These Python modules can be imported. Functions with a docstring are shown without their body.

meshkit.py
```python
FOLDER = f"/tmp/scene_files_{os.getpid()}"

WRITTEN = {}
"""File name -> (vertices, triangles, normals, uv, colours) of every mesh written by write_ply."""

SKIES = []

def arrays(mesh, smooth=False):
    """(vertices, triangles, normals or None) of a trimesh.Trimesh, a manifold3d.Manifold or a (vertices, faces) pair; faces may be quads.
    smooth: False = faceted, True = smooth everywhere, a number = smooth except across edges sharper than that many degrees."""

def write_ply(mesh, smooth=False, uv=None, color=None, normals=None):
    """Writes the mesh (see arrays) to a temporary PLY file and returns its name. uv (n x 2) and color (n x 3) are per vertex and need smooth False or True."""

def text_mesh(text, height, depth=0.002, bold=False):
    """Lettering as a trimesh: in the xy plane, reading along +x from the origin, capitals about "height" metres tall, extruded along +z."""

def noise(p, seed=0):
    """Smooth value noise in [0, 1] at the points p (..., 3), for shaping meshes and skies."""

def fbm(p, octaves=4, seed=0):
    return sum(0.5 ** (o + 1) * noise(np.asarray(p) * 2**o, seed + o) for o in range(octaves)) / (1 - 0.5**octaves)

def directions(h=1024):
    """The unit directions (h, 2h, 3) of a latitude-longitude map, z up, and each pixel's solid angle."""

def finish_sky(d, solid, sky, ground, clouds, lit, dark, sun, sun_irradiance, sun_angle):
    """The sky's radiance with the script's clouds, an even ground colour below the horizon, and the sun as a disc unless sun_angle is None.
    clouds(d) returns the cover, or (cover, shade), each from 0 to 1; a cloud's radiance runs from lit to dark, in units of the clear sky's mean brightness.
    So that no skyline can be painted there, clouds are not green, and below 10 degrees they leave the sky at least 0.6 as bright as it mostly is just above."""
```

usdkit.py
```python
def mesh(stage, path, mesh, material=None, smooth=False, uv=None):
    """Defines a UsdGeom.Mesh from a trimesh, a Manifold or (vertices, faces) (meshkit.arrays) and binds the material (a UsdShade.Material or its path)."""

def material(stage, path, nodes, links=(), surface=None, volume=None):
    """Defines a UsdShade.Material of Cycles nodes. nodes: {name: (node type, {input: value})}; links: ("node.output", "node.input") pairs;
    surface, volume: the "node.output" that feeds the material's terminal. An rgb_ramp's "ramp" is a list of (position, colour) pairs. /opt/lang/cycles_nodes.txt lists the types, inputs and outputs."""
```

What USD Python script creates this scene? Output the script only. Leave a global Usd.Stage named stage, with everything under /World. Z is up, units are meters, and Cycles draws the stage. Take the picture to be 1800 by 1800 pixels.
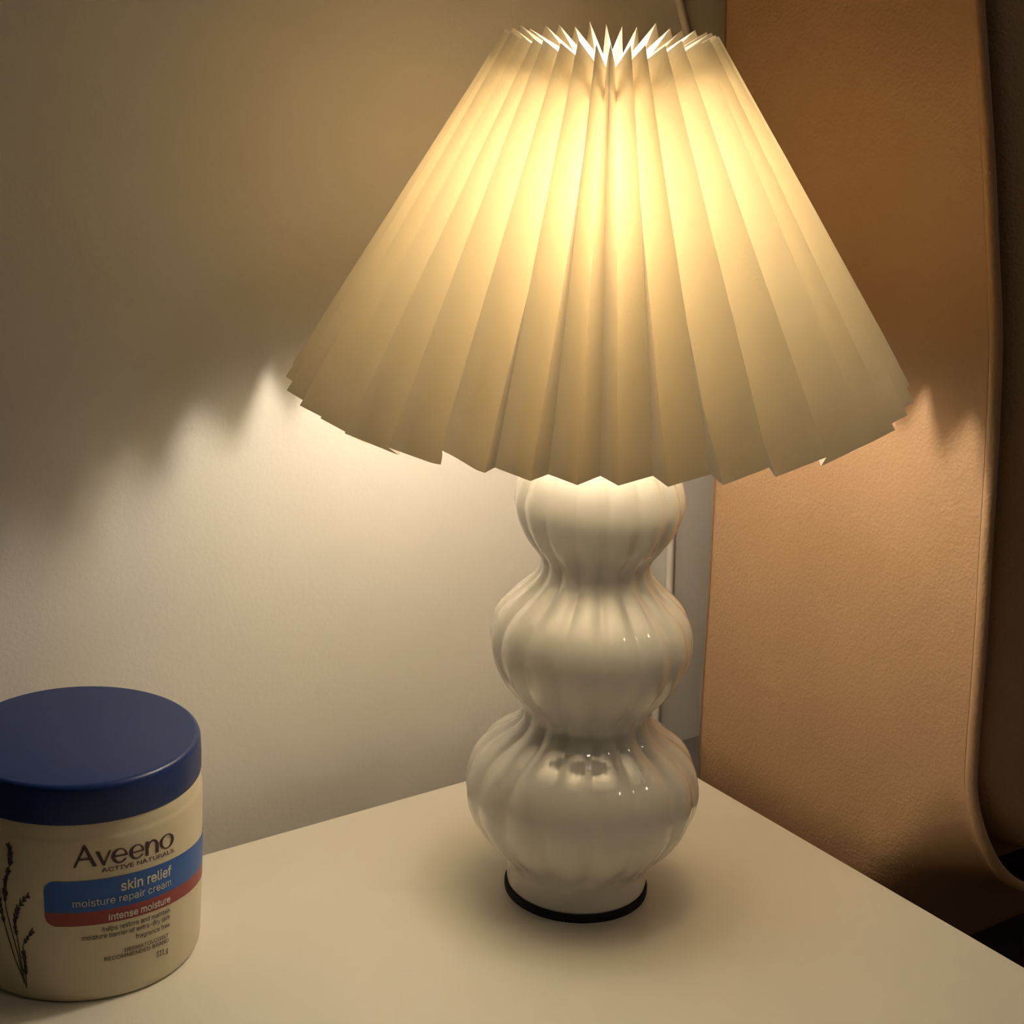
import math
import numpy as np
import trimesh
import usdkit, meshkit
from scipy.interpolate import CubicSpline, PchipInterpolator
from shapely.geometry import Polygon, LineString, Point
from shapely import affinity, union_all
from pxr import Usd, UsdGeom, Gf, UsdLux

stage = Usd.Stage.CreateInMemory()
UsdGeom.SetStageUpAxis(stage, 'Z')
UsdGeom.SetStageMetersPerUnit(stage, 1.0)
UsdGeom.Xform.Define(stage, '/World')
rng = np.random.default_rng(7)

# ---------------------------------------------------------------- camera, light, exposure
S = 0.42                     # camera height above the table top, metres: unit of the survey below
TABLE_Z = 0.55               # table top above the floor
F_PX, PITCH, ROLL = 3184.47, 0.314715, 0.047132
EXPOSURE = 0.0
BULB_STRENGTH = 186.0
UNSEEN_CEILING_LIGHT = 11.0           # strength of the unseen overhead light on the headboard's front
BULB_COLOR = (1.0, 0.865, 0.67)
D = np.array([0.80012148, 0.59983799, 0.0])      # along the wall, towards the bed
N = np.array([-0.59983799, 0.80012148, 0.0])     # into the wall
WD, HD = 1.62873, 1.42339                        # table's back edge and right edge, from the camera
GAP_W, GAP_H = 0.066, 0.04                       # table to wall, table to headboard


def W(p):
    """survey point (x, y, z) -> world"""
    p = np.asarray(p, float)
    return np.stack([p @ D * S, p @ N * S, TABLE_Z + p[..., 2] * S], -1)


def Wd(v):
    v = np.asarray(v, float)
    return np.array([v @ D, v @ N, v[2]])


def UVZ(u, v, z):
    """u along the wall, v out from the table's back edge into the room, z above the table -> world"""
    u, v, z = np.broadcast_arrays(np.asarray(u, float), np.asarray(v, float), np.asarray(z, float))
    return np.stack([u * S, (WD - v) * S, TABLE_Z + z * S], -1)


cp, sp, cr, sr = math.cos(PITCH), math.sin(PITCH), math.cos(ROLL), math.sin(ROLL)
fw = np.array([0, cp, -sp]); r0 = np.array([1.0, 0, 0]); u0 = np.cross(r0, fw)
right, up = Wd(cr * r0 + sr * u0), Wd(-sr * r0 + cr * u0)
back = -Wd(fw)
eye = W((0, 0, 1))
cam = UsdGeom.Camera.Define(stage, '/World/camera')
cam.AddTransformOp().Set(Gf.Matrix4d(*[float(x) for row in ((*right, 0), (*up, 0), (*back, 0), (*eye, 1)) for x in row]))
cam.CreateHorizontalApertureAttr(36.0)
cam.CreateVerticalApertureAttr(36.0)
cam.CreateFocalLengthAttr(36.0 * F_PX / 1800)
cam.CreateClippingRangeAttr(Gf.Vec2f(0.02, 100))
cam.CreateExposureAttr(EXPOSURE)

# ---------------------------------------------------------------- materials
LK = '/World/Looks/'


def plain(name, color, rough=0.5, bump=None, spec=0.5, coat=0.0, var=0.0, var_scale=30.0, sss=0.0):
    nodes = {'p': ('principled_bsdf', {'base_color': color, 'roughness': rough, 'specular_ior_level': spec, 'coat_weight': coat, 'coat_roughness': 0.08}),
             'g': ('geometry', {})}
    links = []
    if var:
        nodes['nv'] = ('noise_texture', {'scale': var_scale, 'detail': 3.0})
        nodes['rv'] = ('rgb_ramp', {'ramp': [(0.3, [c * (1 - var) for c in color]), (0.7, [min(1, c * (1 + var)) for c in color])]})
        links += [('g.position', 'nv.vector'), ('nv.fac', 'rv.fac'), ('rv.color', 'p.base_color')]
    if bump:
        scale, dist = bump
        nodes['nb'] = ('noise_texture', {'scale': scale, 'detail': 3.0, 'roughness': 0.6})
        nodes['b'] = ('bump', {'strength': 1.0, 'distance': dist})
        links += [('g.position', 'nb.vector'), ('nb.fac', 'b.height'), ('b.normal', 'p.normal')]
    return usdkit.material(stage, LK + name, nodes, links, surface='p.BSDF')


M = {}
M['wall'] = plain('wall_paint', (0.74, 0.72, 0.685), 0.75, bump=(420.0, 0.00015), spec=0.25)
M['ceiling'] = plain('ceiling_paint', (0.84, 0.82, 0.78), 0.9)  # pale, for more bounce from the unseen ceiling
M['room'] = plain('unseen_room_paint', (0.80, 0.77, 0.71), 0.9)  # kept pale so the unseen walls return lamp light
M['floor'] = plain('floor_wood', (0.16, 0.09, 0.05), 0.5, var=0.25, var_scale=12.0)
M['trim'] = plain('trim_paint', (0.72, 0.70, 0.66), 0.5)
M['laminate'] = plain('white_laminate', (0.77, 0.73, 0.63), 0.42, bump=(900.0, 0.00004), spec=0.4)
M['ceramic'] = plain('white_glaze', (0.74, 0.725, 0.68), 0.03, spec=0.5, coat=0.8)
M['felt'] = plain('black_felt', (0.008, 0.008, 0.012), 0.9)
M['cream'] = plain('cream_plastic', (0.66, 0.585, 0.42), 0.4, spec=0.4)
M['navy'] = plain('navy_plastic', (0.009, 0.029, 0.135), 0.36, spec=0.35)
M['blue'] = plain('blue_print', (0.002, 0.095, 0.42), 0.4)
M['red'] = plain('red_print', (0.27, 0.025, 0.032), 0.4)
M['maroon'] = plain('maroon_print', (0.05, 0.012, 0.022), 0.5)
M['grey_print'] = plain('grey_print', (0.11, 0.09, 0.07), 0.5)
M['white_print'] = plain('white_print', (0.62, 0.60, 0.52), 0.5)
M['violet'] = plain('violet_print', (0.028, 0.018, 0.030), 0.5)
M['stem'] = plain('stem_print', (0.05, 0.042, 0.03), 0.5)
M['cable'] = plain('white_cable', (0.74, 0.71, 0.66), 0.4)
M['grey_plastic'] = plain('grey_plastic', (0.16, 0.145, 0.145), 0.5)
M['metal'] = plain('white_metal', (0.45, 0.42, 0.36), 0.4)
M['socket'] = plain('socket_plastic', (0.7, 0.68, 0.62), 0.4)
M['brass'] = plain('knob_metal', (0.5, 0.48, 0.44), 0.3)

# leather: fine pebbled grain with larger creases
M['leather'] = usdkit.material(stage, LK + 'tan_leather', {
    'g': ('geometry', {}),
    'v': ('voronoi_texture', {'scale': 650.0, 'feature': 'smooth_f1', 'smoothness': 0.5}),
    'w': ('noise_texture', {'scale': 90.0, 'detail': 4.0, 'roughness': 0.6, 'distortion': 1.5}),
    'c': ('noise_texture', {'scale': 9.0, 'detail': 3.0}),
    'rc': ('rgb_ramp', {'ramp': [(0.3, (0.42, 0.262, 0.152)), (0.7, (0.465, 0.295, 0.172))]}),
    'mx': ('math', {'math_type': 'multiply_add', 'value2': 0.55}),
    'b': ('bump', {'strength': 1.0, 'distance': 0.00032}),
    'p': ('principled_bsdf', {'roughness': 0.5, 'specular_ior_level': 0.4}),
}, [('g.position', 'v.vector'), ('g.position', 'w.vector'), ('g.position', 'c.vector'), ('v.distance', 'mx.value1'), ('w.fac', 'mx.value3'),
    ('mx.value', 'b.height'), ('b.normal', 'p.normal'), ('c.fac', 'rc.fac'), ('rc.color', 'p.base_color')], surface='p.BSDF')

# pleated paper / thin textile: reflects cream, lets warm light through
M['paper'] = usdkit.material(stage, LK + 'shade_paper', {
    'g': ('geometry', {}),
    'n': ('noise_texture', {'scale': 500.0, 'detail': 3.0}),
    'b': ('bump', {'strength': 1.0, 'distance': 0.00012}),
    'd': ('diffuse_bsdf', {'color': (0.87, 0.82, 0.71)}),
    't': ('translucent_bsdf', {'color': (0.66, 0.58, 0.45)}),
    'f': ('principled_bsdf', {'base_color': (0.84, 0.63, 0.27), 'transmission_weight': 1.0, 'thin_wall': True, 'roughness': 0.95, 'ior': 1.35, 'specular_ior_level': 0.2}),
    'm': ('mix_closure', {'fac': 0.088}),
    'm2': ('mix_closure', {'fac': 0.060}),
}, [('g.position', 'n.vector'), ('n.fac', 'b.height'), ('b.normal', 'd.normal'), ('d.BSDF', 'm.closure1'), ('t.BSDF', 'm.closure2'),
    ('m.closure', 'm2.closure1'), ('f.BSDF', 'm2.closure2')], surface='m2.closure')
M['bulb'] = usdkit.material(stage, LK + 'lit_bulb', {'e': ('emission', {'color': BULB_COLOR, 'strength': BULB_STRENGTH})}, [], surface='e.emission')

# ---------------------------------------------------------------- helpers
taken = {}


def numbered(parent, name):
    k = taken.get((parent, name), 0)
    taken[(parent, name)] = k + 1
    return f'{parent}/{name}' + (f'_{k:03d}' if k else '')


class Thing:
    def __init__(self, name, label, cat, origin, group=None):
        self.path = numbered('/World', name)
        self.o = np.asarray(origin, float)
        x = UsdGeom.Xform.Define(stage, self.path)
        x.AddTranslateOp().Set(Gf.Vec3d(*map(float, self.o)))
        p = x.GetPrim()
        if label: p.SetCustomDataByKey('label', label)
        if cat: p.SetCustomDataByKey('category', cat)
        if group: p.SetCustomDataByKey('group', group)
        self.prim = p

    def part(self, name, mesh, mat, smooth=False, parent=None, label=None):
        """mesh in world coordinates"""
        v, f = arr(mesh)
        path = numbered(parent or self.path, name)
        m = usdkit.mesh(stage, path, trimesh.Trimesh(v - self.o, f, process=False), M[mat], smooth=smooth)
        if label: m.GetPrim().SetCustomDataByKey('label', label)
        return path


def arr(mesh):
    if hasattr(mesh, 'to_mesh'):
        m = mesh.to_mesh(); return np.array(m.vert_properties[:, :3], float), np.array(m.tri_verts)
    if isinstance(mesh, (tuple, list)):
        v, f = np.asarray(mesh[0], float), np.asarray(mesh[1], int)
        if f.shape[1] == 4: f = np.vstack([f[:, [0, 1, 2]], f[:, [0, 2, 3]]])
        return v, f
    return np.array(mesh.vertices), np.array(mesh.faces)


def struct(name, mesh, mat, smooth=False):
    v, f = arr(mesh)
    m = usdkit.mesh(stage, '/World/' + name, trimesh.Trimesh(v, f, process=False), M[mat], smooth=smooth)
    m.GetPrim().SetCustomDataByKey('kind', 'structure')
    return m


def box(x0, x1, y0, y1, z0, z1, bevel=0.0):
    if not bevel:
        b = trimesh.creation.box([x1 - x0, y1 - y0, z1 - z0]); b.apply_translation([(x0 + x1) / 2, (y0 + y1) / 2, (z0 + z1) / 2]); return b
    c = np.array([(x0 + x1) / 2, (y0 + y1) / 2, (z0 + z1) / 2]); h = np.array([x1 - x0, y1 - y0, z1 - z0]) / 2
    pts = []
    for sx in (-1, 1):
        for sy in (-1, 1):
            for sz in (-1, 1):
                s = np.array([sx, sy, sz])
                for a in range(3):
                    for k in (0.0, 0.30):
                        q = h - bevel * (1 - 0.0)
                        e = np.zeros(3); e[a] = 1
                        o = e * math.cos(k) + (1 - e) * math.sin(k) * 0.707
                        pts.append(c + s * (q + bevel * o))
    return trimesh.convex.convex_hull(np.array(pts))


def grid(P, wrap_u=False, wrap_v=False):
    """P (n, m, 3) -> mesh"""
    n, m = P.shape[:2]
    I = np.arange(n * m).reshape(n, m)
    if wrap_u: I = np.vstack([I, I[:1]])
    if wrap_v: I = np.hstack([I, I[:, :1]])
    q = np.stack([I[:-1, :-1], I[1:, :-1], I[1:, 1:], I[:-1, 1:]], -1).reshape(-1, 4)
    return P.reshape(-1, 3), np.vstack([q[:, [0, 1, 2]], q[:, [0, 2, 3]]])


def lathe(profile, center, n=96, axis=(0, 0, 1.0)):
    """profile [(r, h)] from bottom to top"""
    pr = np.asarray(profile, float); A = np.arange(n) * 2 * np.pi / n
    ax = np.asarray(axis, float) / np.linalg.norm(axis)
    a = np.cross(ax, [0, 1, 0.0]); a /= np.linalg.norm(a); b = np.cross(ax, a)
    P = np.asarray(center) + pr[:, 0, None, None] * (np.cos(A)[None, :, None] * a + np.sin(A)[None, :, None] * b) + pr[:, 1, None, None] * ax
    v, f = grid(P, wrap_v=True)
    return v, f[:, ::-1]


def tube(points, radius, sides=16, closed=False, smooth_n=0):
    p = np.asarray(points, float)
    if smooth_n:
        t = np.concatenate([[0], np.cumsum(np.linalg.norm(np.diff(p, axis=0), axis=1))])
        p = CubicSpline(t, p)(np.linspace(0, t[-1], smooth_n))
    if closed:
        tg = np.roll(p, -1, 0) - np.roll(p, 1, 0)
    else:
        tg = np.gradient(p, axis=0)
    tg /= np.linalg.norm(tg, axis=1, keepdims=True)
    nrm = np.zeros_like(p)
    a = np.cross(tg[0], [0, 0, 1.0] if abs(tg[0][2]) < 0.9 else [1.0, 0, 0]); a /= np.linalg.norm(a)
    for i in range(len(p)):
        a = a - (a @ tg[i]) * tg[i]; a /= np.linalg.norm(a); nrm[i] = a
    bn = np.cross(tg, nrm)
    A = np.arange(sides) * 2 * np.pi / sides
    rad = np.broadcast_to(radius, (len(p),))
    P = p[:, None] + rad[:, None, None] * (np.cos(A)[None, :, None] * nrm[:, None] + np.sin(A)[None, :, None] * bn[:, None])
    v, f = grid(P, wrap_u=closed, wrap_v=True)
    if not closed:
        n = len(v); v = np.vstack([v, p[0], p[-1]]); k = len(p) * sides
        caps = [[n, (j + 1) % sides, j] for j in range(sides)] + [[n + 1, k - sides + j, k - sides + (j + 1) % sides] for j in range(sides)]
        f = np.vstack([f, caps])
    m = trimesh.Trimesh(v, f, process=False)
    if m.volume < 0: f = f[:, ::-1]
    return v, f


def joined(*ms):
    return trimesh.util.concatenate([trimesh.Trimesh(*arr(m), process=False) for m in ms])


# ---------------------------------------------------------------- the room
YW = (WD + GAP_W) * S            # wall plane
XH = (HD + GAP_H) * S            # headboard's side
X0, X1, Y0, H = -1.4, 2.3, -1.6, 2.4  # unseen walls set in close so they bounce lamp light
struct('wall_back', box(X0 - .1, X1 + .1, YW, YW + .1, 0, H), 'wall')
struct('unseen_wall_left', box(X0 - .1, X0, Y0 - .1, YW, 0, H), 'room')
struct('unseen_wall_right', box(X1, X1 + .1, Y0 - .1, YW, 0, H), 'room')
struct('unseen_wall_front', box(X0, X1, Y0 - .1, Y0, 0, H), 'room')
struct('floor', box(X0 - .1, X1 + .1, Y0 - .1, YW + .1, -.1, 0), 'floor')
struct('ceiling', box(X0 - .1, X1 + .1, Y0 - .1, YW + .1, H, H + .1), 'ceiling')
struct('baseboard_back', box(X0, X1, YW - .014, YW, 0, .08, .003), 'trim')

# unseen ceiling lamp, out of view, placed to light the headboard's front
M['unseen_light'] = usdkit.material(stage, LK + 'unseen_light_emission', {'e': ('emission', {'color': (1.0, 0.86, 0.70), 'strength': UNSEEN_CEILING_LIGHT})}, [], surface='e.emission')
cl = Thing('unseen_ceiling_light', 'round flush ceiling light out of view, placed to light the headboard front', 'ceiling light', (1.25, -.9, H))
cl.part('housing', lathe([(0, -.055), (.17, -.055), (.175, -.05), (.175, 0), (0, 0)], (1.25, -.9, H), 48), 'trim', smooth=30)
cl.part('unseen_diffuser', lathe([(0, -.070), (.10, -.066), (.15, -.0555), (0, -.0555)], (1.25, -.9, H), 48), 'unseen_light', smooth=30)

# ---------------------------------------------------------------- bedside table
tx0, tx1 = 0.30 * S, HD * S
ty1, ty0 = WD * S, (WD - 0.95) * S
tb = Thing('bedside_table', 'white laminate bedside table under the lamp and the cream jar', 'bedside table', ((tx0 + tx1) / 2, (ty0 + ty1) / 2, 0))
tb.part('table_top', box(tx0, tx1, ty0, ty1, TABLE_Z - .020, TABLE_Z, .0012), 'laminate')
tb.part('side_panel', box(tx0 + .002, tx0 + .020, ty0 + .022, ty1 - .002, .08, TABLE_Z - .020), 'laminate')
tb.part('side_panel', box(tx1 - .020, tx1 - .002, ty0 + .022, ty1 - .002, .08, TABLE_Z - .020), 'laminate')
tb.part('back_panel', box(tx0 + .020, tx1 - .020, ty1 - .012, ty1 - .002, .08, TABLE_Z - .020), 'laminate')
tb.part('bottom_panel', box(tx0 + .020, tx1 - .020, ty0 + .022, ty1 - .012, .08, .098), 'laminate')
for za, zb in ((.104, .312), (.318, TABLE_Z - .024)):
    d_ = tb.part('drawer', box(tx0 + .004, tx1 - .004, ty0 + .003, ty0 + .021, za, zb, .001), 'laminate')
    k = trimesh.creation.cylinder(radius=.012, height=.022, sections=32)
    k.apply_transform(trimesh.transformations.rotation_matrix(math.pi / 2, [1, 0, 0])); k.apply_translation([(tx0 + tx1) / 2, ty0 - .008, (za + zb) / 2])
    tb.part('knob', k, 'brass', parent=d_, smooth=40)
for lx in (tx0 + .035, tx1 - .035):
    for ly in (ty0 + .05, ty1 - .035):
        tb.part('leg', lathe([(0, 0), (.012, 0), (.016, .08), (0, .08)], (lx, ly, 0), 24), 'laminate', smooth=40)

# ---------------------------------------------------------------- headboard (upholstered in leather, piped along its front edge)
zf = np.array([-.2, -.05, .0, .06, .115, .145, .19, .259, .307, .42, .471, .56, .6175, .64, .7128, .7735, .828, .893, .947, 1.1, 1.3])
vf = np.array([.530, .530, .530, .526, .5156, .510, .506, .5015, .498, .488, .484, .475, .468, .464, .448, .435, .422, .4057, .392, .350, .29])
zbk = np.array([-.3, -.023, .015, .1, .192, .346, .926, 1.3])
vbk = np.array([.105, .100, .0966, .093, .091, .0845, .0365, .005])
FRONT, BACK = PchipInterpolator(zf, vf), PchipInterpolator(zbk, vbk)
HU0, HU1, ZTOP = HD + GAP_H, HD + GAP_H + 3.0, 1.22
RC = 0.17


def zc_of(t):                      # where the side starts to roll under; t = 0 back edge .. 1 front edge
    k = np.clip((t - 0.60) / 0.40, 0, 1)
    return -0.02 + 0.17 * k * k * (3 - 2 * k)


def section(t, n_side=60, n_arc=20, inset=0.0):
    """(u, z) down the side, round the lower corner and along the bottom, at depth fraction t"""
    zc = zc_of(t)
    rt = 0.05
    a = np.linspace(math.pi / 2, 0, 7)
    top = [(HU0 + rt - math.cos(x) * rt + 0, ZTOP - rt + math.sin(x) * rt) for x in a]
    side = [(HU0, z) for z in np.linspace(ZTOP - rt, zc, n_side)[1:]]
    b = np.linspace(0, math.pi / 2, n_arc)[1:]
    arc = [(HU0 + RC - math.cos(x) * RC, zc - math.sin(x) * RC) for x in b]
    bot = [(u, zc - RC) for u in np.linspace(HU0 + RC, HU1, 12)[1:]]
    q = [(HU1, ZTOP)] + top + side + arc + bot
    return np.array(q)


tt = np.concatenate([[0, .004, .012], np.linspace(.03, .97, 30), [.985, 1.0]])
P = []
for t in tt:
    q = section(t)
    v = BACK(q[:, 1]) * (1 - t) + FRONT(q[:, 1]) * t
    edge = 0.003 * (1 - np.sqrt(np.clip(1 - (1 - np.minimum(t / .03, 1)) ** 2, 0, 1)))        # softened back edge
    P.append(UVZ(q[:, 0] + edge, v, q[:, 1]))
P = np.array(P)
# gentle swelling of the padding, none at the seams
sw = meshkit.fbm(P.reshape(-1, 3) * 6.0).reshape(P.shape[:2]) if hasattr(meshkit, 'fbm') else np.zeros(P.shape[:2])
P[..., 0] -= (0.0035 * sw * np.sin(np.pi * tt)[:, None])
hb = Thing('headboard', 'tan leather upholstered headboard with piped edge to the right of the table', 'headboard', (XH + .6, float((WD - .3) * S), 0.0))
hb.part('side_cover', grid(P), 'leather', smooth=True)
q = section(1.0)
qb = section(0.0)
# back cover closes the cushion
bm = []
for k in np.linspace(0, 1, 6):
    bm.append(UVZ(qb[:, 0] * (1 - k) + HU1 * k, BACK(qb[:, 1]), qb[:, 1]))
hb.part('back_cover', grid(np.array(bm)), 'leather', smooth=True)
# piping
R_P = 0.0068
pq = q[1:]
pp = UVZ(pq[:, 0] + 0.001, FRONT(pq[:, 1]) + 0.0085, pq[:, 1])
hb.part('piping', tube(pp, R_P * S, 14), 'leather', smooth=True, label='rolled tan leather piping cord along the edge of the headboard')
# front cushion: set in behind the piping, then swelling out
zbot = float(q[:, 1].min())
n_end = 24
loop = np.vstack([q, np.stack([np.full(n_end, HU1), np.linspace(q[-1, 1], ZTOP, n_end + 2)[1:-1]], 1)])
tg = np.roll(loop, -1, 0) - np.roll(loop, 1, 0); tg /= np.linalg.norm(tg, axis=1, keepdims=True)
nn = np.stack([-tg[:, 1], tg[:, 0]], 1)


def inset(dlt):
    k = loop + nn * dlt
    return np.stack([np.clip(k[:, 0], HU0 + dlt, HU1 - dlt), np.clip(k[:, 1], zbot + dlt, ZTOP - dlt)], 1)


rows = []
for dlt, dep in ((0.004, -0.070), (0.027, -0.070), (0.031, -0.050), (0.036, -0.026), (0.042, -0.011), (0.051, -0.002), (0.07, .004), (0.11, .008), (0.14, .010)):
    k = inset(dlt)
    rows.append(UVZ(k[:, 0], FRONT(k[:, 1]) + dep, k[:, 1]))
k0 = inset(.14)
k1 = np.stack([np.clip(k0[:, 0], HU0 + .5, HU1 - .5), np.clip(k0[:, 1], .54, .58)], 1)
for w in np.linspace(0, 1, 13)[1:]:
    k = k0 * (1 - w) + k1 * w
    rows.append(UVZ(k[:, 0], FRONT(k[:, 1]) + .010 + .004 * w, k[:, 1]))
k = k1.copy(); k[:, 1] = .56
rows.append(UVZ(k[:, 0], FRONT(k[:, 1]) + .014, k[:, 1]))
hb.part('front_cushion', grid(np.array(rows), wrap_v=True), 'leather', smooth=True)
ze = np.linspace(q[-1, 1], ZTOP, 30)
hb.part('end_cover', grid(np.array([UVZ(HU1, BACK(ze) * (1 - t) + FRONT(ze) * t, ze) for t in np.linspace(0, 1, 6)])), 'leather', smooth=True)
# the bed base it stands on, set back below
hb.part('bed_base', box((HU0 + .42) * S, HU1 * S, (WD - .40) * S, (WD - .12) * S, 0, TABLE_Z - .205 * S, .004), 'floor', label='dark wooden base set back under the cushion')

# ---------------------------------------------------------------- lamp
LB = W((0.08864, 1.76068, 0))
TOWARD = Wd((0, -1, 0)); RIGHT = Wd((1, 0, 0))
lamp = Thing('table_lamp', 'white ribbed triple-gourd ceramic table lamp with pleated cream paper shade, lit', 'lamp', LB)
zk = [0.0, .02, .04, .06, .08, .10, .12, .14, .16, .175, .19, .205, .22, .235, .25, .27, .29, .305, .32, .335, .35, .365, .38, .40, .42, .44, .46, .48, .50, .515]
rk = [.0755, .0757, .0785, .0963, .1122, .1218, .1256, .1231, .1156, .1015, .0803, .0689, .0700, .0818, .0929, .1021, .1064, .1055, .1005, .0889, .0725, .0596, .0572, .0707, .0820, .0878, .0855, .0775, .0620, .0480]
RS = CubicSpline(zk, rk)
zz = np.concatenate([np.linspace(0.0085, .515, 170)])
A = np.arange(512) * 2 * np.pi / 512
NR, PH = 16, math.radians(-18.5)
c8 = np.cos(NR / 2 * (A - PH) - np.pi / 2)
lobes = 1 - np.sqrt(c8 ** 2 + 0.05) / math.sqrt(1.05)            # 1 - in the creases, 0 on the ribs
fade = np.clip((zz - .035) / .03, 0, 1); fade = fade * fade * (3 - 2 * fade)
slope = np.abs(RS(zz, 1))
dep = 0.0036 + 0.0020 * np.clip(slope / 1.0, 0, 1.3)
Rz = RS(zz)
Rz[zz < .045] = np.interp(zz[zz < .045], [0, .0095, .012, .030, .036, .045], [.0750, .0750, .0758, .0762, .0768, RS(.045)])
RR = Rz[:, None] - (dep * fade)[:, None] * lobes[None, :]
dirs = np.cos(A)[:, None] * TOWARD + np.sin(A)[:, None] * RIGHT
P = LB + S * (RR[..., None] * dirs[None]) + np.array([0, 0, 1]) * (zz * S)[:, None, None]
lo = np.broadcast_to(LB + np.array([0, 0, zz[0] * S]), P[:1].shape)
hi = np.broadcast_to(LB + np.array([0, 0, zz[-1] * S]), P[:1].shape)
v, f = grid(np.concatenate([lo, P, hi]), wrap_v=True)
body = trimesh.Trimesh(v, f, process=False)
if body.volume < 0: f = f[:, ::-1]
lamp.part('ceramic_base', (v, f), 'ceramic', smooth=True)
lamp.part('foot_pad', lathe([(0, 0), (.0775, 0), (.0780, .002), (.0780, .0070), (.0765, .0088), (0, .0088)] * np.array([S, S]), LB, 128), 'felt', smooth=30, label='thin black felt pad under the lamp foot')
lamp.part('cap', lathe(np.array([(0, .510), (.050, .510), (.050, .522), (.042, .530), (.018, .533), (.018, .56), (0, .56)]) * S, LB, 64), 'metal', smooth=30)
ZB = .762                                     # bulb centre
# shade axis
T1, T2 = -.02545, -.03119
AX = np.array([T1, T2, 1.0]) / np.linalg.norm([T1, T2, 1.0])


def shade_c(z):
    return np.array([.08214 + T1 * (z - .5), .17609 * 10 + T2 * (z - .5), z])


def sdir(deg):
    a = np.radians(np.asarray(deg, float))
    dd = np.stack([np.sin(a), -np.cos(a), 0 * a], -1)
    dd = dd - (dd @ AX)[..., None] * AX
    return dd / np.linalg.norm(dd, axis=-1, keepdims=True)


bulb_c = shade_c(ZB)
lamp.part('socket', lathe(np.array([(0, .555), (.018, .555), (.018, .60), (.033, .61), (.036, .625), (.036, .685), (.030, .693), (.028, .70), (0, .70)]) * S, LB, 48), 'socket', smooth=30)
bl = [(0.0, -.062), (.024, -.062), (.025, -.045), (.027, -.03), (.032, -.012), (.034, .002), (.033, .015), (.027, .027), (.017, .0345), (.007, .0375), (0, .038)]
lamp.part('bulb', lathe(np.array(bl) * S, W(np.array([LB @ np.array([0, 0, 0]) * 0 + bulb_c[0], bulb_c[1], ZB])), 32), 'bulb', smooth=True)
# pleated shade
inner = [-71.5, -62.0, -52.6, -43.1, -33.0, -23.8, -14.3, -5.5, 2.0, 11.0, 21.1, 32.4, 43.9, 54.5, 64.0, 73.5]
more = np.linspace(73.5, 288.5, 24)[1:-1] + rng.uniform(-1.2, 1.2, 22)
inner = np.array(inner + list(more))
nxt = np.append(inner[1:], inner[0] + 360)
outer = (inner + nxt) / 2 + rng.uniform(-.5, .9, len(inner))
RO, RI, ZO, ZI = .3086, .2680, .5733, .5508
RTO, RTI, ZTO, ZTI = .1002, .0610, .9051, .8815
nz, ns = 60, 6
cols, top_j_o, top_j_i = [], rng.uniform(-1.3, 1.3, len(inner)), rng.uniform(-1.3, 1.3, len(inner))
hj_o, hj_i = rng.normal(0, .0016, len(inner)), rng.normal(0, .0016, len(inner))
rj_o, rj_i = rng.normal(0, .0016, len(inner)), rng.normal(0, .0022, len(inner))
h = np.linspace(0, 1, nz)


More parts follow.
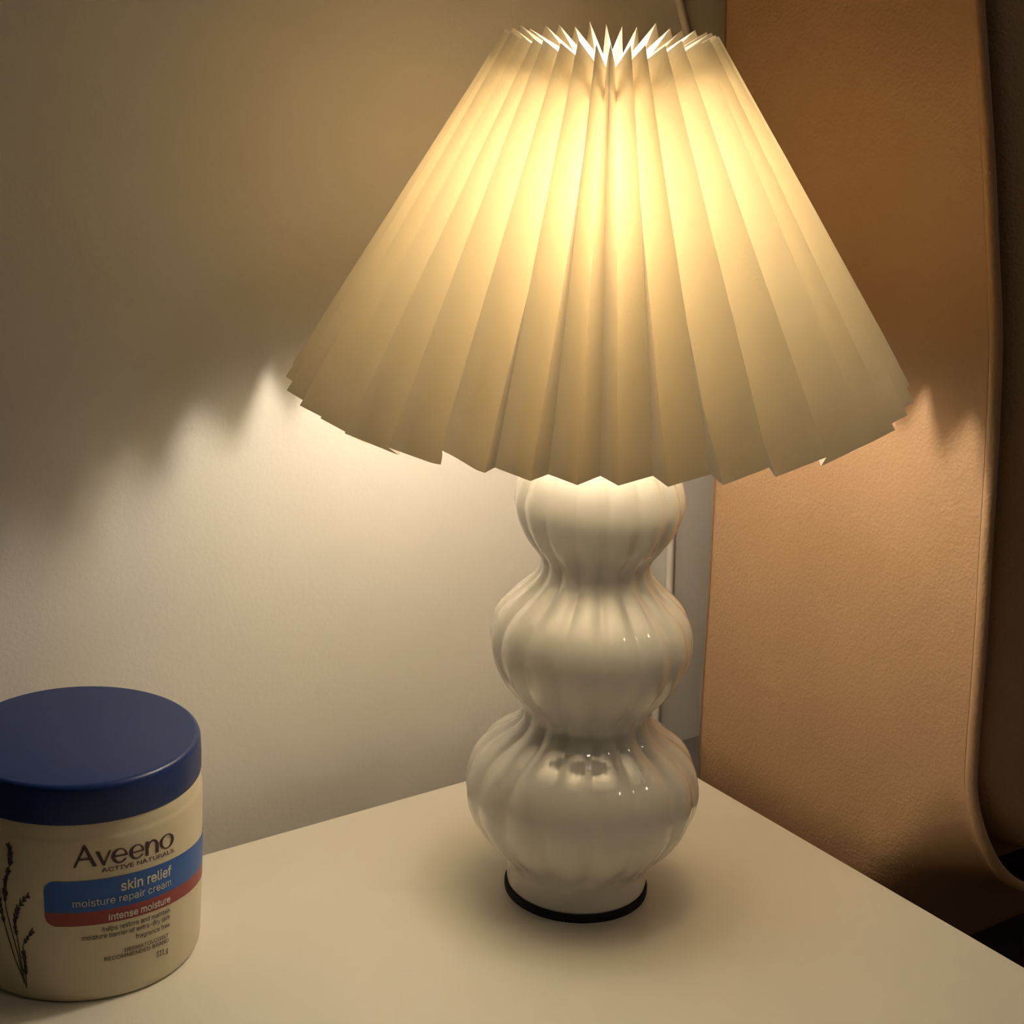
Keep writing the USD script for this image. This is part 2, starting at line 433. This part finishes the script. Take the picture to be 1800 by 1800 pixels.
def fold(k, out):
    ang0 = outer[k] if out else inner[k]
    ang = ang0 + (top_j_o if out else top_j_i)[k] * h
    rb, rt, zb, zt = (RO, RTO, ZO, ZTO) if out else (RI, RTI, ZI, ZTI)
    jr = (rj_o if out else rj_i)[k]; jh = (hj_o if out else hj_i)[k]
    r = rb + (rt + jr - rb) * h
    z = zb + (zt + jh - zb) * h
    # a few folds are squashed near the lower rim
    r = r + dent(k, out)
    cz = np.array([shade_c(x) for x in z])
    return cz + r[:, None] * sdir(ang)


dents = {}
for k in range(len(inner)):
    dents[(k, False)] = rng.normal(0, .002)
    dents[(k, True)] = rng.normal(0, .002)
for a, amt in ((21.1, .010), (32.4, .009), (43.9, .010), (54.5, .008), (-23.8, -.005), (11.0, .004)):
    dents[(int(np.argmin(abs(inner - a))), False)] = amt
ko = int(np.argmin(abs(outer + 28)))
dents[(ko, True)] = -.003


def dent(k, out):
    return dents[(k, out)] * np.exp(-(h / .09) ** 2)


cols = []
for k in range(len(inner)):
    a, b = fold(k, False), fold(k, True)
    c = fold((k + 1) % len(inner), False)
    for p0, p1 in ((a, b), (b, c)):
        for s_ in range(ns):
            w = s_ / ns
            cols.append(p0 * (1 - w) + p1 * w)
C = np.array(cols)                                # (columns, nz, 3) in survey space
Pw = W(C.reshape(-1, 3)).reshape(C.shape)
n_ = meshkit.fbm(Pw.reshape(-1, 3) * 22.0).reshape(C.shape[:2])
rad = Pw - W(shade_c(.7)); rad[..., 2] = 0; rad /= np.linalg.norm(rad, axis=-1, keepdims=True)
Pw = Pw + rad * (n_ * .0008)[..., None]
# one pleat at the front left has its lower edge bent outward
cz = int((int(np.argmin(abs(inner + 33.0))) * 2 + .9) * ns)
for j in range(-5, 6):
    w = math.cos(j / 6 * math.pi / 2) ** 1.2
    m = np.clip((.035 - h) / .035, 0, 1) ** 1.3
    i_ = (cz + j) % len(Pw)
    Pw[i_] += rad[i_] * (m * w * -.002)[:, None] + np.array([0, 0, 1]) * (m * w * .0022)[:, None]
v, f = grid(Pw, wrap_u=True)
sm = trimesh.Trimesh(v, f[:, ::-1], process=False)
lamp.part('lampshade', sm, 'paper', smooth=18, label='pleated cream paper shade with zigzag rims')
# wire ring and arms that carry the shade
ZR, RRG = .851, .0738
ra = np.arange(96) * 360 / 96
ring = W(shade_c(ZR) + RRG * sdir(ra))
fr = lamp.part('shade_ring', tube(ring, .0023, 10, closed=True), 'metal', smooth=True)
hub = shade_c(.680)
for a in (25, 145, 265):
    lamp.part('spoke', tube(W(np.array([shade_c(ZR) + RRG * sdir(a), shade_c(.80) + .070 * sdir(a), shade_c(.725) + .062 * sdir(a), hub + .034 * sdir(a)])), .0012, 8, smooth_n=16), 'metal', smooth=True, parent=fr)

# ---------------------------------------------------------------- jar of cream
JC = W((-.41176, 1.60599, 0)); JC[2] = TABLE_Z
jar = Thing('cream_jar', 'round cream plastic jar of skin cream with navy blue screw lid', 'jar', JC)
RBz = PchipInterpolator([0, .004, .010, .03, .046, .08, .12, .15, .17, .1755, .1775, .185, .195], [.1105, .1135, .1148, .1157, .1164, .1173, .1181, .1184, .1185, .1182, .1176, .1174, .116])
zj = np.concatenate([np.linspace(0.0012, .012, 8), np.linspace(.016, .168, 30), np.linspace(.170, .195, 16)])
prof = [(0, .0012), (.106, .0012)] + [(float(RBz(z)), float(z)) for z in zj] + [(0, .195)]
jar.part('jar_body', lathe(np.array(prof) * S, JC, 160), 'cream', smooth=35)
lid = [(0, .1905), (.1150, .1905), (.1173, .1915), (.1177, .1930), (.1178, .21), (.1172, .2245), (.1160, .2278), (.1140, .2296), (.1115, .2303), (.06, .2301), (0, .2301)]
LIDP = np.array(lid) * S
jar.part('lid', lathe(LIDP, JC, 160), 'navy', smooth=35, label='navy blue plastic screw lid')
foot = [(0, 0), (.1085, 0), (.1085, .0012), (0, .0012)]
jar.part('foot_ring', lathe(np.array(foot) * S, JC, 96), 'cream', smooth=30)
TO_CAM = Wd((.41176, -1.60599, 0)); TO_CAM /= np.linalg.norm(TO_CAM)
PERP = np.cross([0, 0, 1], TO_CAM)


def drift(th):
    return -2.1e-6 * np.clip(th - 8, 0, None) ** 2


def on_jar(th, z, lift=.0002):
    """degrees from the camera-facing line and survey height -> world, just proud of the jar's wall"""
    th = np.asarray(th, float); z = np.asarray(z, float) + drift(th)
    r = RBz(z) * S + lift
    a = np.radians(th)
    return JC + r[..., None] * (np.cos(a)[..., None] * TO_CAM + np.sin(a)[..., None] * PERP) + np.array([0, 0, 1]) * (z * S)[..., None]


def print_mesh(mesh2, lift=.00025):
    """flat print, x in degrees, y in survey height, thin (z = 0 back face, > 0 front face)"""
    v, f = arr(mesh2)
    return on_jar(v[:, 0], v[:, 1], lift + np.where(v[:, 2] > 1e-9, .00008, 0)), f


def line(text, th0, th1, z, cap, mat, bold=False, name='lettering', squeeze=None):
    m = meshkit.text_mesh(text, 1.0, .1, bold)
    v, f = arr(m)
    v = v.copy(); v[:, 0] -= v[:, 0].min(); v[:, 0] *= (th1 - th0) / v[:, 0].max()
    v[:, 0] += th0; v[:, 1] = z + v[:, 1] * cap
    jar.part(name, print_mesh((v, f)), mat)


def extrude(poly):
    geoms = list(poly.geoms) if hasattr(poly, 'geoms') else [poly]
    return joined(*[trimesh.creation.extrude_polygon(gm, .1) for gm in geoms if gm.area > 1e-9])


# stripes: blue above red, rounded at the left end, running off round the right side
def stripe(z0, z1, round_top):
    out = []
    rr_, n = .0105, 90
    th = np.concatenate([np.linspace(-17.8, -12.4, 14), np.linspace(-11, 150, n)])
    k = np.clip((-12.4 - th) / 5.4, 0, 1); cut = rr_ * (1 - np.sqrt(np.clip(1 - k * k, 0, 1)))
    lo = np.full_like(th, z0); hi = np.full_like(th, z1)
    if round_top: hi = hi - cut
    else: lo = lo + cut
    rows = [on_jar(th, lo + (hi - lo) * t, .00016) for t in np.linspace(0, 1, 6)]
    v, f = grid(np.array(rows))
    return v, f


jar.part('blue_stripe', stripe(.1006, .1340, True), 'blue', smooth=True)
jar.part('red_stripe', stripe(.0860, .1006, False), 'red', smooth=True)


# brand lettering: humanist capitals with thick and thin strokes (unit: capital height)
def stroke(p, q_, w0, w1=None):
    p, q_ = np.array(p, float), np.array(q_, float); w1 = w0 if w1 is None else w1
    t = (q_ - p) / np.linalg.norm(q_ - p); n_ = np.array([-t[1], t[0]])
    return Polygon([p + n_ * w0 / 2, p - n_ * w0 / 2, q_ - n_ * w1 / 2, q_ + n_ * w1 / 2])


def ell(cx, cy, a, b):
    return affinity.scale(Point(cx, cy).buffer(1.0, 24), a, b)


CUT = Polygon([(-9, 0), (9, 0), (9, 9), (-9, 9)])
gA = union_all([stroke((.03, -.05), (.44, 1.0), .07, .10), stroke((.41, 1.02), (.80, -.05), .10, .155), stroke((.20, .36), (.62, .36), .075)]).intersection(CUT)
gv = union_all([stroke((.02, .72), (.28, -.02), .145, .10), stroke((.25, -.02), (.53, .72), .075, .07)]).intersection(Polygon([(-9, 0), (9, 0), (9, .68), (-9, .68)]))
ering = ell(.29, .335, .29, .345).difference(ell(.315, .335, .185, .295))
ge = union_all([ering.difference(Polygon([(.3, .30), (.9, .30), (.9, .10), (.36, .20)])), stroke((.08, .335), (.57, .335), .065)])
gn = union_all([stroke((.065, 0), (.065, .68), .125), ell(.33, .36, .265, .32).difference(ell(.31, .34, .155, .265)).intersection(Polygon([(.05, .36), (.7, .36), (.7, .9), (.05, .9)])), stroke((.53, 0), (.53, .38), .125)])
go = ell(.33, .335, .33, .345).difference(ell(.33, .335, .215, .295))
for nm, gl, w, t0, t1, zb, zs in (('brand_letter', gA, .83, -4.1, 6.2, .1485, .0222), ('brand_letter', gv, .55, 5.7, 12.6, .1482, .0215), ('brand_letter', ge, .58, 12.7, 20.2, .1479, .0222),
                                  ('brand_letter', ge, .58, 21.0, 28.3, .1479, .0222), ('brand_letter', gn, .595, 29.2, 36.3, .1479, .0222), ('brand_letter', go, .66, 37.0, 45.8, .1483, .0222)):
    b_ = gl.bounds
    g2 = affinity.affine_transform(gl, [(t1 - t0) / (b_[2] - b_[0]), 0, 0, zs, t0 - b_[0] * (t1 - t0) / (b_[2] - b_[0]), zb])
    jar.part(nm, print_mesh(extrude(g2.buffer(0))), 'maroon')
line('ACTIVE NATURALS', 8.3, 45.6, .1410, .0042, 'maroon', name='tagline_lettering')
line('.', 45.9, 46.4, .1410, .0042, 'maroon', name='tagline_lettering')
line('skin relief', 16.7, 43.9, .1180, .0100, 'white_print', bold=True, name='product_lettering')
line('moisture repair cream', -5.1, 43.8, .1066, .0075, 'white_print', name='product_lettering')
line('intense moisture', 10.8, 43.2, .0888, .0070, 'white_print', bold=True, name='product_lettering')
line('helps restore and maintain', 7.9, 43.0, .0776, .0050, 'grey_print', name='small_lettering')
line('moisture barrier of extra-dry skin', -1.6, 43.0, .0703, .0050, 'grey_print', name='small_lettering')
line('fragrance free', 23.5, 42.9, .0618, .0050, 'grey_print', name='small_lettering')
line('DERMATOLOGIST', 18.0, 42.3, .0507, .0042, 'grey_print', name='small_lettering')
line('RECOMMENDED BRAND', 8.3, 42.3, .0448, .0042, 'grey_print', name='small_lettering')
line('311 g', 34.9, 42.0, .0332, .0062, 'grey_print', name='small_lettering')


# sprigs printed at the left
def sprig(path, heads):
    """path: stem (deg, z); heads: (fraction along, size)"""
    p = np.array(path, float)
    K = 300.0                                         # degrees -> comparable units
    t = np.concatenate([[0], np.cumsum(np.hypot(np.diff(p[:, 0]) / K, np.diff(p[:, 1])))])
    cs = PchipInterpolator(t, p)
    q_ = cs(np.linspace(0, t[-1], 60))
    stem = LineString(np.stack([q_[:, 0] / K, q_[:, 1]], 1)).buffer(.00075)
    buds = []
    for fr_, ln, w in heads:
        c_ = cs(fr_ * t[-1]); dn = cs(min(fr_ + .02, 1) * t[-1]) - cs(max(fr_ - .02, 0) * t[-1])
        base = math.degrees(math.atan2(dn[1], dn[0] / K))
        for side in (-1, 1):
            e_ = affinity.scale(Point(0, 0).buffer(1, 8), ln, w)
            e_ = affinity.translate(e_, ln * .8, 0)
            e_ = affinity.rotate(e_, base + side * rng.uniform(14, 38), origin=(0, 0))
            buds.append(affinity.translate(e_, c_[0] / K, c_[1]))
    sc = lambda gm: affinity.scale(gm, K, 1.0, origin=(0, 0))
    return sc(stem), sc(union_all(buds))


def heads(a, b, n, s=1.0):
    return [(f_, .0042 * s * rng.uniform(.7, 1.2), .0013 * s * rng.uniform(.8, 1.2)) for f_ in np.linspace(a, b, n)]


sp = [sprig([(-30.0, .020), (-32.5, .0542), (-35.2, .0786), (-37.4, .105), (-36.6, .125), (-34.2, .1420), (-33.2, .158), (-33.9, .1660)], heads(.58, .80, 8) + heads(.86, .985, 5)),
      sprig([(-29.6, .022), (-31.5, .060), (-32.6, .0826), (-31.2, .097), (-28.6, .108), (-25.2, .1165)], heads(.48, .74, 6) + heads(.82, .97, 3, .9)),
      sprig([(-28.8, .015), (-28.6, .0425), (-29.2, .0600), (-27.0, .0690), (-24.0, .0790)], heads(.20, .48, 5, .9) + heads(.72, .97, 4, .8)),
      sprig([(-29.0, .018), (-36.0, .060), (-39.8, .095), (-40.5, .112)], heads(.70, .98, 5, .9))]
for st, bd in sp:
    pa = jar.part('sprig_print', print_mesh(extrude(st)), 'stem')
    jar.part('flower_buds', print_mesh(extrude(bd), .0003), 'violet', parent=pa)

# ---------------------------------------------------------------- cables and adapter in the gap behind
VW = -GAP_W
rc_ = .0022
cab = [(1.40, 1.06), (1.440, 1.0), (1.4765, .9204), (1.4926, .8844), (1.512, .80), (1.524, .65), (1.5284, .45), (1.5290, .2405), (1.5340, .1588), (1.5345, .08), (1.528, .03), (1.5238, -.0127), (1.5235, -.06)]
cpts = UVZ(np.array([c[0] for c in cab]), VW + .0065 + np.array([0] * 11 + [.003, .008]), np.array([c[1] for c in cab]))
wc = Thing('wall_cable', 'white power cable hanging down the wall behind the lamp', 'cable', (cpts[-1][0], cpts[-1][1], 0))
wc.part('cord', tube(cpts, rc_, 14, smooth_n=90), 'cable', smooth=True)
ad = Thing('power_adapter', 'pale grey power adapter low in the gap between wall and headboard', 'adapter', UVZ(1.60, VW, -.2))
b0, b1 = UVZ(1.50, VW + .10, -.22), UVZ(1.68, VW, -.068)
ad.part('housing', box(b0[0], b1[0], min(b0[1], b1[1]), max(b0[1], b1[1]) - .0005, b0[2], b1[2], .004), 'grey_plastic', smooth=30)
ad.part('plug_cord', tube(UVZ([1.53, 1.56, 1.60, 1.65, 1.70], [VW + .10, VW + .115, VW + .12, VW + .115, VW + .10], [-.055, -.060, -.075, -.10, -.16]), .0030, 12, smooth_n=30), 'grey_plastic', smooth=True)
